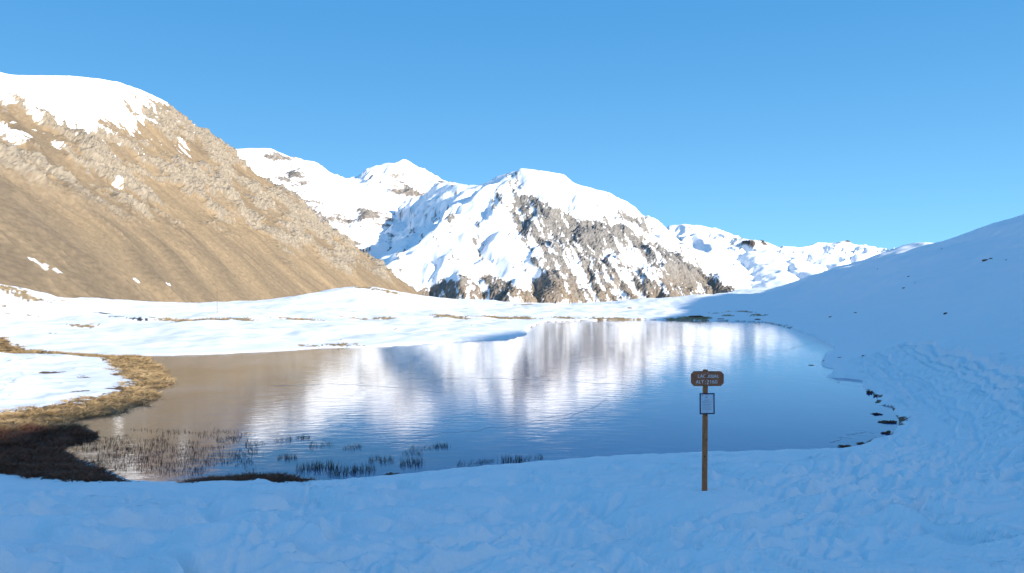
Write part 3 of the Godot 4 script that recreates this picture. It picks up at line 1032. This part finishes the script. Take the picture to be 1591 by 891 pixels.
# ---------------------------------------------------------------- rocks
func rock_mesh(seed_: int, size: Vector3, lumpy := 0.45) -> ArrayMesh:
	var n := noise(seed_, FastNoiseLite.TYPE_CELLULAR, 3)
	var v := PackedVector3Array()
	var c := PackedColorArray()
	var nx := 26
	var ny := 15
	for j in ny:
		var a := PI * (j / (ny - 1.0)) - PI / 2.0
		for i in nx:
			var w := TAU * i / nx
			var p := Vector3(cos(a) * cos(w), sin(a), -cos(a) * sin(w))
			var r := 0.85 + lumpy * n.get_noise_3d(p.x * 0.9, p.y * 0.9, p.z * 0.9) + (lumpy - 0.45) * n_soft.get_noise_3d(p.x * 1.6 + seed_, p.y * 1.6, p.z * 1.6) + 0.18 * n_fine.get_noise_3d(p.x * 3.0 + seed_, p.y * 3.0, p.z * 3.0)
			v.append(p * r * size)
			var f := 0.8 + 0.6 * n_fine.get_noise_3d(p.x * 5.0, p.y * 5.0, p.z * 5.0 + seed_)
			c.append(Color(0.17 * f, 0.10 * f, 0.07 * f))
	return grid_mesh(nx, ny, v, c, true)


func build_rocks() -> void:
	var m := vertex_material(0.95, 0.15)
	var list := [[1532, 405, 9, 3.2, "largest dark rock high on the shaded right slope"], [1541, 402, 5, 1.6, "dark rock touching the upper right end of the largest rock on the slope"], [1470, 488, 5, 3, "dark upright rock alone in the middle of the shaded right slope"], [1412, 430, 3, 1.2, "small dark rock on the upper slope below the second hill"],
		[1405, 448, 4.5, 1.6, "flat dark rock on the slope right of the outlet bank"], [1423, 440, 2.5, 0.8, "pebble sized dark spot of rock between the two rocks on the upper slope"], [1291, 493, 4.5, 1.8, "dark rock low on the slope above the far right end of the lake"], [1330, 486, 4, 1.0, "thin dark rock right of and above the low one by the lake end"],
		[1464, 387, 2, 0.8, "tiny rock just below the skyline of the right slope"], [1564, 404, 2.5, 0.8, "tiny rock right of the largest rock on the slope"], [1342, 553, 4, 1.2, "slim dark stone at the left edge of the trodden trail"], [1305, 556, 5, 1.4, "dark stone in the snow just above the lake's right shore"],
		[1261, 566, 7, 1.2, "dark flat stone frozen into the ice off the right shore"], [1280, 561, 3, 1.0, "little stone in the snow lip beside the flat frozen one"], [1364, 418, 2, 0.7, "speck of rock on the left shoulder of the second hill"],
		[1352, 609, 8, 4, "dark earth lump under the snow lip on the right shore"], [1361, 614, 6, 3, "second dark earth lump, touching the first under the snow lip"], [1362, 642, 13, 2.2, "long dark mud bank lying on the ice in the right bay"], [1385, 655, 12, 4, "biggest dark mud lump at the back of the right bay"], [1378, 672, 9, 4, "rounded mud lump at the near end of the right bay"],
		[1372, 655, 10, 2, "low mud lump on the ice left of the biggest one"], [1315, 693, 17, 2.6, "long dark mud strip along the near snow edge at the right end"], [1338, 688, 8, 3, "mud hump at the right end of the long strip"],
		[607, 737, 13, 3.4, "small dark earth mound at the near snow edge right of the sedge"], [978, 479, 7, 1.6, "dark rock at the left foot of the sunlit outlet bank"], [1082, 492, 18, 2.2, "dark peat hummock by the outlet on the far shore"], [1120, 496, 9, 1.2, "flat dark rock right of the peat hummock on the far shore"], [1178, 497, 7, 2.0, "dark rock at the right end of the far shore"]]
	var k := 0
	for e in list:
		var at := look(e[0], e[1])
		if e[1] > 600 or e[0] == 1261: at = Vector3(flat(e[0], e[1] + 2).x, 0.0, -flat(e[0], e[1] + 2).y)
		var s := -at.z / FOCAL
		var o := put("rock" if e[1] < 600 else "mud_lump", rock_mesh(200 + k * 7, Vector3(e[2] * s, e[3] * s * 1.05, e[2] * s * 0.8) * (1.0 if e[1] < 600 else 1.5), 0.45 if e[1] < 600 else 0.95), m)
		o.position = at
		o.rotation.y = 0.0
		tag(o, e[4], "rock" if e[1] < 600 else "mud", "rocks poking through the snow" if e[1] < 600 else "dark mud lumps at the lake edge")
		k += 1


# ---------------------------------------------------------------- the wooden sign
func box_mesh(size: Vector3, bevel := 0.004) -> ArrayMesh:
	return slab_mesh([Vector2(-size.x / 2, -size.y / 2), Vector2(size.x / 2, -size.y / 2), Vector2(size.x / 2, size.y / 2), Vector2(-size.x / 2, size.y / 2)], size.z, bevel)


func slab_mesh(outline: Array, depth: float, bevel: float) -> ArrayMesh:     # a flat board with chamfered edges, front towards +z
	var st := SurfaceTool.new()
	st.begin(Mesh.PRIMITIVE_TRIANGLES)
	var poly := PackedVector2Array(outline)
	var inner: PackedVector2Array = Geometry2D.offset_polygon(poly, -bevel)[0]
	if Geometry2D.is_polygon_clockwise(inner) != Geometry2D.is_polygon_clockwise(poly): inner.reverse()
	# start both outlines at matching corners
	var best := 0
	for k in inner.size():
		if inner[k].distance_squared_to(poly[0]) < inner[best].distance_squared_to(poly[0]): best = k
	var turned := PackedVector2Array()
	for k in inner.size(): turned.append(inner[(best + k) % inner.size()])
	inner = turned
	var n := poly.size()
	st.set_smooth_group(-1)
	var tri := Geometry2D.triangulate_polygon(inner)
	for side: float in [1.0, -1.0]:
		for k in range(0, tri.size(), 3):
			var o: Array = [tri[k], tri[k + 1], tri[k + 2]]
			for q in o: st.add_vertex(Vector3(inner[q].x, inner[q].y, side * depth / 2))
		if inner.size() == n:
			for k in n:
				var a := poly[k]
				var b := poly[(k + 1) % n]
				var c := inner[(k + 1) % n]
				var e := inner[k]
				for p: Vector3 in [Vector3(a.x, a.y, side * (depth / 2 - bevel)), Vector3(b.x, b.y, side * (depth / 2 - bevel)), Vector3(c.x, c.y, side * depth / 2), Vector3(a.x, a.y, side * (depth / 2 - bevel)), Vector3(c.x, c.y, side * depth / 2), Vector3(e.x, e.y, side * depth / 2)]:
					st.add_vertex(p)
	for k in n:
		var a := poly[k]
		var b := poly[(k + 1) % n]
		var z := depth / 2 - bevel
		for p: Vector3 in [Vector3(a.x, a.y, z), Vector3(b.x, b.y, z), Vector3(b.x, b.y, -z), Vector3(a.x, a.y, z), Vector3(b.x, b.y, -z), Vector3(a.x, a.y, -z)]:
			st.add_vertex(p)
	st.generate_normals()
	return st.commit()


func wood_material(c0: Color, c1: Color, upright: bool) -> StandardMaterial3D:
	var w := 256
	var im := Image.create(w, w, false, Image.FORMAT_RGB8)
	var n := noise(77, FastNoiseLite.TYPE_SIMPLEX_SMOOTH, 4)
	for y in w:
		for x in w:
			var a := x / float(w)
			var b := y / float(w)
			var along := b if upright else a
			var across := a if upright else b
			var g := n.get_noise_2d(across * 26.0, along * 2.2) * 0.7 + n.get_noise_2d(across * 90.0, along * 4.0) * 0.5 + n.get_noise_2d(a * 5.0, b * 5.0) * 0.4
			im.set_pixel(x, y, c0.lerp(c1, clampf(0.5 + g, 0.0, 1.0)).linear_to_srgb())
	var m := StandardMaterial3D.new()
	m.albedo_texture = ImageTexture.create_from_image(im)
	m.uv1_triplanar = true
	m.uv1_scale = Vector3(2.2, 2.2, 2.2)
	m.uv1_offset = Vector3(0.3, 0.2, 0.5)
	m.roughness = 0.85
	m.metallic_specular = 0.25
	return m


func text_mesh(s: String, hgt: float, depth := 0.0015) -> TextMesh:
	var f := SystemFont.new()
	f.font_names = PackedStringArray(["Droid Sans Mono"])
	var t := TextMesh.new()
	t.text = s
	t.font = f
	t.font_size = 64
	t.pixel_size = hgt / 46.0
	t.depth = depth
	t.curve_step = 1.0
	return t


func build_sign() -> void:
	var foot := look(1095, 762)
	var d := -foot.z
	var u := d / FOCAL
	var top: float = EYE + (HY - 574.5) * u
	var s := thing("sign_post", foot, "brown wooden sign on a post naming the lake, standing in the near snow", "sign")
	s.rotation.z = deg_to_rad(-0.35)
	s.rotation.y = deg_to_rad(3.0)
	var pw := wood_material(Color(0.56, 0.20, 0.08), Color(0.30, 0.10, 0.04), true)
	var bw := wood_material(Color(0.50, 0.175, 0.085), Color(0.27, 0.09, 0.048), false)
	var hh := top - foot.y
	var w := 8.4 * u
	# post: round timber, slightly tapered, domed top, sunk in the snow
	var v := PackedVector3Array()
	var c := PackedColorArray()
	var prof := [[-0.35, 1.02], [0.0, 1.02], [hh * 0.25, 1.0], [hh * 0.5, 0.99], [hh * 0.75, 0.97], [hh - 0.012, 0.95], [hh - 0.003, 0.86], [hh, 0.7], [hh + 0.001, 0.001]]
	for p in prof:
		for i in 20:
			var a := TAU * i / 20.0
			var r: float = p[1] * w / 2 * (1.0 + 0.03 * sin(a * 3.0 + p[0]))
			v.append(Vector3(cos(a) * r, p[0], -sin(a) * r))
			c.append(Color.WHITE)
	var post := put("post", grid_mesh(20, prof.size(), v, c, true), pw, s)
	for e in [[0.62, 0.005], [0.28, -0.012], [0.42, 0.014]]:     # knots
		var kn := SphereMesh.new()
		kn.radius = 0.011
		kn.height = 0.012
		kn.radial_segments = 10
		kn.rings = 5
		var ko := put("knot", kn, plain(Color(0.03, 0.016, 0.01), 0.9), post)
		ko.position = Vector3(e[1], hh * e[0], w / 2 - 0.001)
		ko.scale = Vector3(1.0, 1.5, 0.35)
	# the name board with its cut corners
	var bwid := 51.0 * u
	var bh := 23.0 * u
	var x := bwid / 2
	var y := bh / 2
	var k := 3.8 * u
	var q := 0.9 * u
	var outline := [Vector2(-x + k + q, -y), Vector2(x - k - q, -y), Vector2(x - k, -y + q), Vector2(x - q, -y + k), Vector2(x, -y + k + q * 0.6), Vector2(x, y - k - q * 0.6), Vector2(x - q, y - k), Vector2(x - k, y - q), Vector2(x - k - q, y), Vector2(-x + k + q, y), Vector2(-x + k, y - q), Vector2(-x + q, y - k), Vector2(-x, y - k - q * 0.6), Vector2(-x, -y + k + q * 0.6), Vector2(-x + q, -y + k), Vector2(-x + k, -y + q)]
	var board := put("name_board", slab_mesh(outline, 0.034, 0.004), bw, s)
	var face := w / 2 + 0.017
	board.position = Vector3(1.5 * u, top - foot.y - 13.6 * u, face - 0.004)
	var paint := plain(Color(0.8, 0.8, 0.8), 0.8)
	for e in [["LAC", -9.6, 3.9, 5.0], ["JOUAL", 8.3, 3.9, 4.7], ["ALT:", -10.0, -4.9, 5.0], ["2160", 6.9, -4.9, 5.2]]:
		var tm := text_mesh(e[0], e[3] * u)
		var l := put("lettering", tm, paint, board)
		l.position = Vector3(e[1] * u, e[2] * u, 0.0176)
	for e in [9.0, -9.3]:
		var cy := CylinderMesh.new()
		cy.top_radius = 0.0065
		cy.bottom_radius = 0.0075
		cy.height = 0.005
		cy.radial_segments = 14
		var so := put("screw", cy, plain(Color(0.5, 0.5, 0.52), 0.4), board)
		so.rotation.x = PI / 2
		so.position = Vector3(0.2 * u, e * u, 0.019)
	# the framed notice below
	var nw := 23.5 * u
	var nh := 32.5 * u
	var fr := 1.7 * u
	var notice := Node3D.new()
	notice.name = "notice"
	s.add_child(notice)
	notice.position = Vector3(1.6 * u, EYE + (HY - 627.0) * u - foot.y, w / 2 + 0.006)
	notice.rotation.z = deg_to_rad(0.8)
	tag(notice, "white printed notice in a dark blue frame")
	var blue := plain(Color(0.008, 0.014, 0.06), 0.45, 0.4)
	for e in [[0.0, nh / 2 - fr / 2, nw, fr], [0.0, -nh / 2 + fr / 2, nw, fr], [-nw / 2 + fr / 2, 0.0, fr, nh - 2 * fr], [nw / 2 - fr / 2, 0.0, fr, nh - 2 * fr]]:
		var fo := put("frame", box_mesh(Vector3(e[2], e[3], 0.014), 0.002), blue, notice)
		fo.position = Vector3(e[0], e[1], 0)
	var sheet := put("paper", box_mesh(Vector3(nw - 2 * fr, nh - 2 * fr, 0.006), 0.0008), print_material(nw - 2 * fr, nh - 2 * fr), notice)
	sheet.position.z = -0.001
	# snow banked round the foot of the post
	say("sign")


func print_material(pw: float, ph: float) -> StandardMaterial3D:
	# the printed page: heading, small crest, lines of type too small to read, a mark at the foot
	var w := 192
	var h := 272
	var im := Image.create(w, h, false, Image.FORMAT_RGB8)
	im.fill(Color(0.80, 0.82, 0.85))
	var ink := Color(0.30, 0.36, 0.5)
	var strong := Color(0.12, 0.15, 0.28)
	im.fill_rect(Rect2i(70, 10, 48, 4), ink)
	im.fill_rect(Rect2i(22, 12, 10, 12), ink)
	im.fill_rect(Rect2i(64, 38, 46, 4), strong)
	im.fill_rect(Rect2i(74, 43, 26, 5), strong)
	for row in 26:
		var y := 78 + row * 6
		if row in [3, 9, 15, 20]: continue
		var x := 24 if row > 2 else 46
		var end := rng.randi_range(120, 168) if row % 4 == 2 else 166
		if row < 2: end = 146
		while x < end:
			var l := rng.randi_range(4, 15)
			im.fill_rect(Rect2i(x, y, mini(l, end - x), 2), ink if row > 1 else strong)
			x += l + 3
	im.fill_rect(Rect2i(92, 246, 8, 9), strong)
	im.fill_rect(Rect2i(88, 252, 7, 3), strong)
	var m := StandardMaterial3D.new()
	m.albedo_texture = ImageTexture.create_from_image(im)
	m.uv1_triplanar = true
	m.uv1_scale = Vector3(1.0 / pw, 1.0 / ph, 1.0 / pw)
	m.uv1_offset = Vector3(0.5, 0.5, 0.5)
	m.roughness = 0.35
	return m


func build_pole() -> void:
	var at := look(337, 487)
	var hgt := 32.0 * -at.z / FOCAL
	var s := thing("marker_pole", at, "thin tall snow marker pole in the far lit snow below the brown mountain", "pole")
	var cy := CylinderMesh.new()
	cy.top_radius = 0.022
	cy.bottom_radius = 0.028
	cy.height = hgt + 0.6
	cy.radial_segments = 12
	var o := put("shaft", cy, plain(Color(0.16, 0.12, 0.1), 0.8), s)
	o.position.y = hgt / 2 - 0.3
	var cap := CylinderMesh.new()
	cap.top_radius = 0.024
	cap.bottom_radius = 0.034
	cap.height = 0.25
	cap.radial_segments = 12
	var c := put("tip", cap, plain(Color(0.25, 0.05, 0.03), 0.7), s)
	c.position.y = hgt + 0.125


func _ready() -> void:
	t_start = Time.get_ticks_msec()
	rng.seed = 20
	n_fine = noise(1, FastNoiseLite.TYPE_SIMPLEX_SMOOTH, 3)
	n_soft = noise(2, FastNoiseLite.TYPE_SIMPLEX_SMOOTH, 2)
	n_ridge = noise(3, FastNoiseLite.TYPE_SIMPLEX_SMOOTH, 5, FastNoiseLite.FRACTAL_RIDGED, 0.5)
	n_mask = noise(4, FastNoiseLite.TYPE_SIMPLEX_SMOOTH, 5, FastNoiseLite.FRACTAL_FBM, 0.62)

	# camera, sky, sun, exposure
	var cam := Camera3D.new()
	cam.name = "camera"
	cam.position = Vector3(0, EYE, 0)
	cam.projection = Camera3D.PROJECTION_FRUSTUM
	cam.near = 0.1
	cam.far = 30000.0
	cam.size = 2.0 * 0.1 * 445.5 / FOCAL
	cam.frustum_offset = Vector2(0, 0.1 * (HY - 445.5) / FOCAL)
	cam.current = true
	add_child(cam)

	var exposure := 2.2
	var sky_mat := ProceduralSkyMaterial.new()
	sky_mat.sky_top_color = Color(0.058, 0.305, 0.71).linear_to_srgb()
	sky_mat.sky_horizon_color = Color(0.38, 0.90, 1.4).linear_to_srgb()
	sky_mat.sky_curve = 0.115
	sky_mat.sun_angle_max = 60.0
	sky_mat.sun_curve = 0.5
	sky_mat.ground_bottom_color = Color(0.3, 0.35, 0.42).linear_to_srgb()
	sky_mat.ground_horizon_color = Color(0.3, 0.4, 0.5).linear_to_srgb()
	var sky := Sky.new()
	sky.sky_material = sky_mat
	var env := Environment.new()
	env.background_mode = Environment.BG_SKY
	env.sky = sky
	env.background_energy_multiplier = 1.0 / exposure
	env.tonemap_mode = Environment.TONE_MAPPER_LINEAR
	env.tonemap_exposure = exposure
	env.sdfgi_enabled = true
	env.ssao_enabled = true
	env.ssil_enabled = true
	var we := WorldEnvironment.new()
	we.name = "environment"
	we.environment = env
	add_child(we)

	var sun := DirectionalLight3D.new()
	sun.name = "sun"
	sun.light_energy = 1.3
	sun.light_color = Color(1.0, 0.96, 0.9)
	sun.light_angular_distance = 0.5
	sun.shadow_enabled = true
	var az := deg_to_rad(SUN_AZ)
	var el := deg_to_rad(SUN_EL)
	var to_sun := Vector3(sin(az) * cos(el), sin(el), -cos(az) * cos(el))
	sun.basis = Basis.looking_at(-to_sun, Vector3.UP)
	add_child(sun)

	build_shore()
	say("shore")
	press_marks()
	say("marks")
	var foot := look(1095, 762)
	sign_at = Vector2(foot.x, -foot.z)
	lay_patches()
	build_ground()
	build_ice()
	build_brown_mountain()
	build_far_mountains()
	build_plants()
	say("plants")
	build_rocks()
	build_sign()
	build_pole()
	say("done")
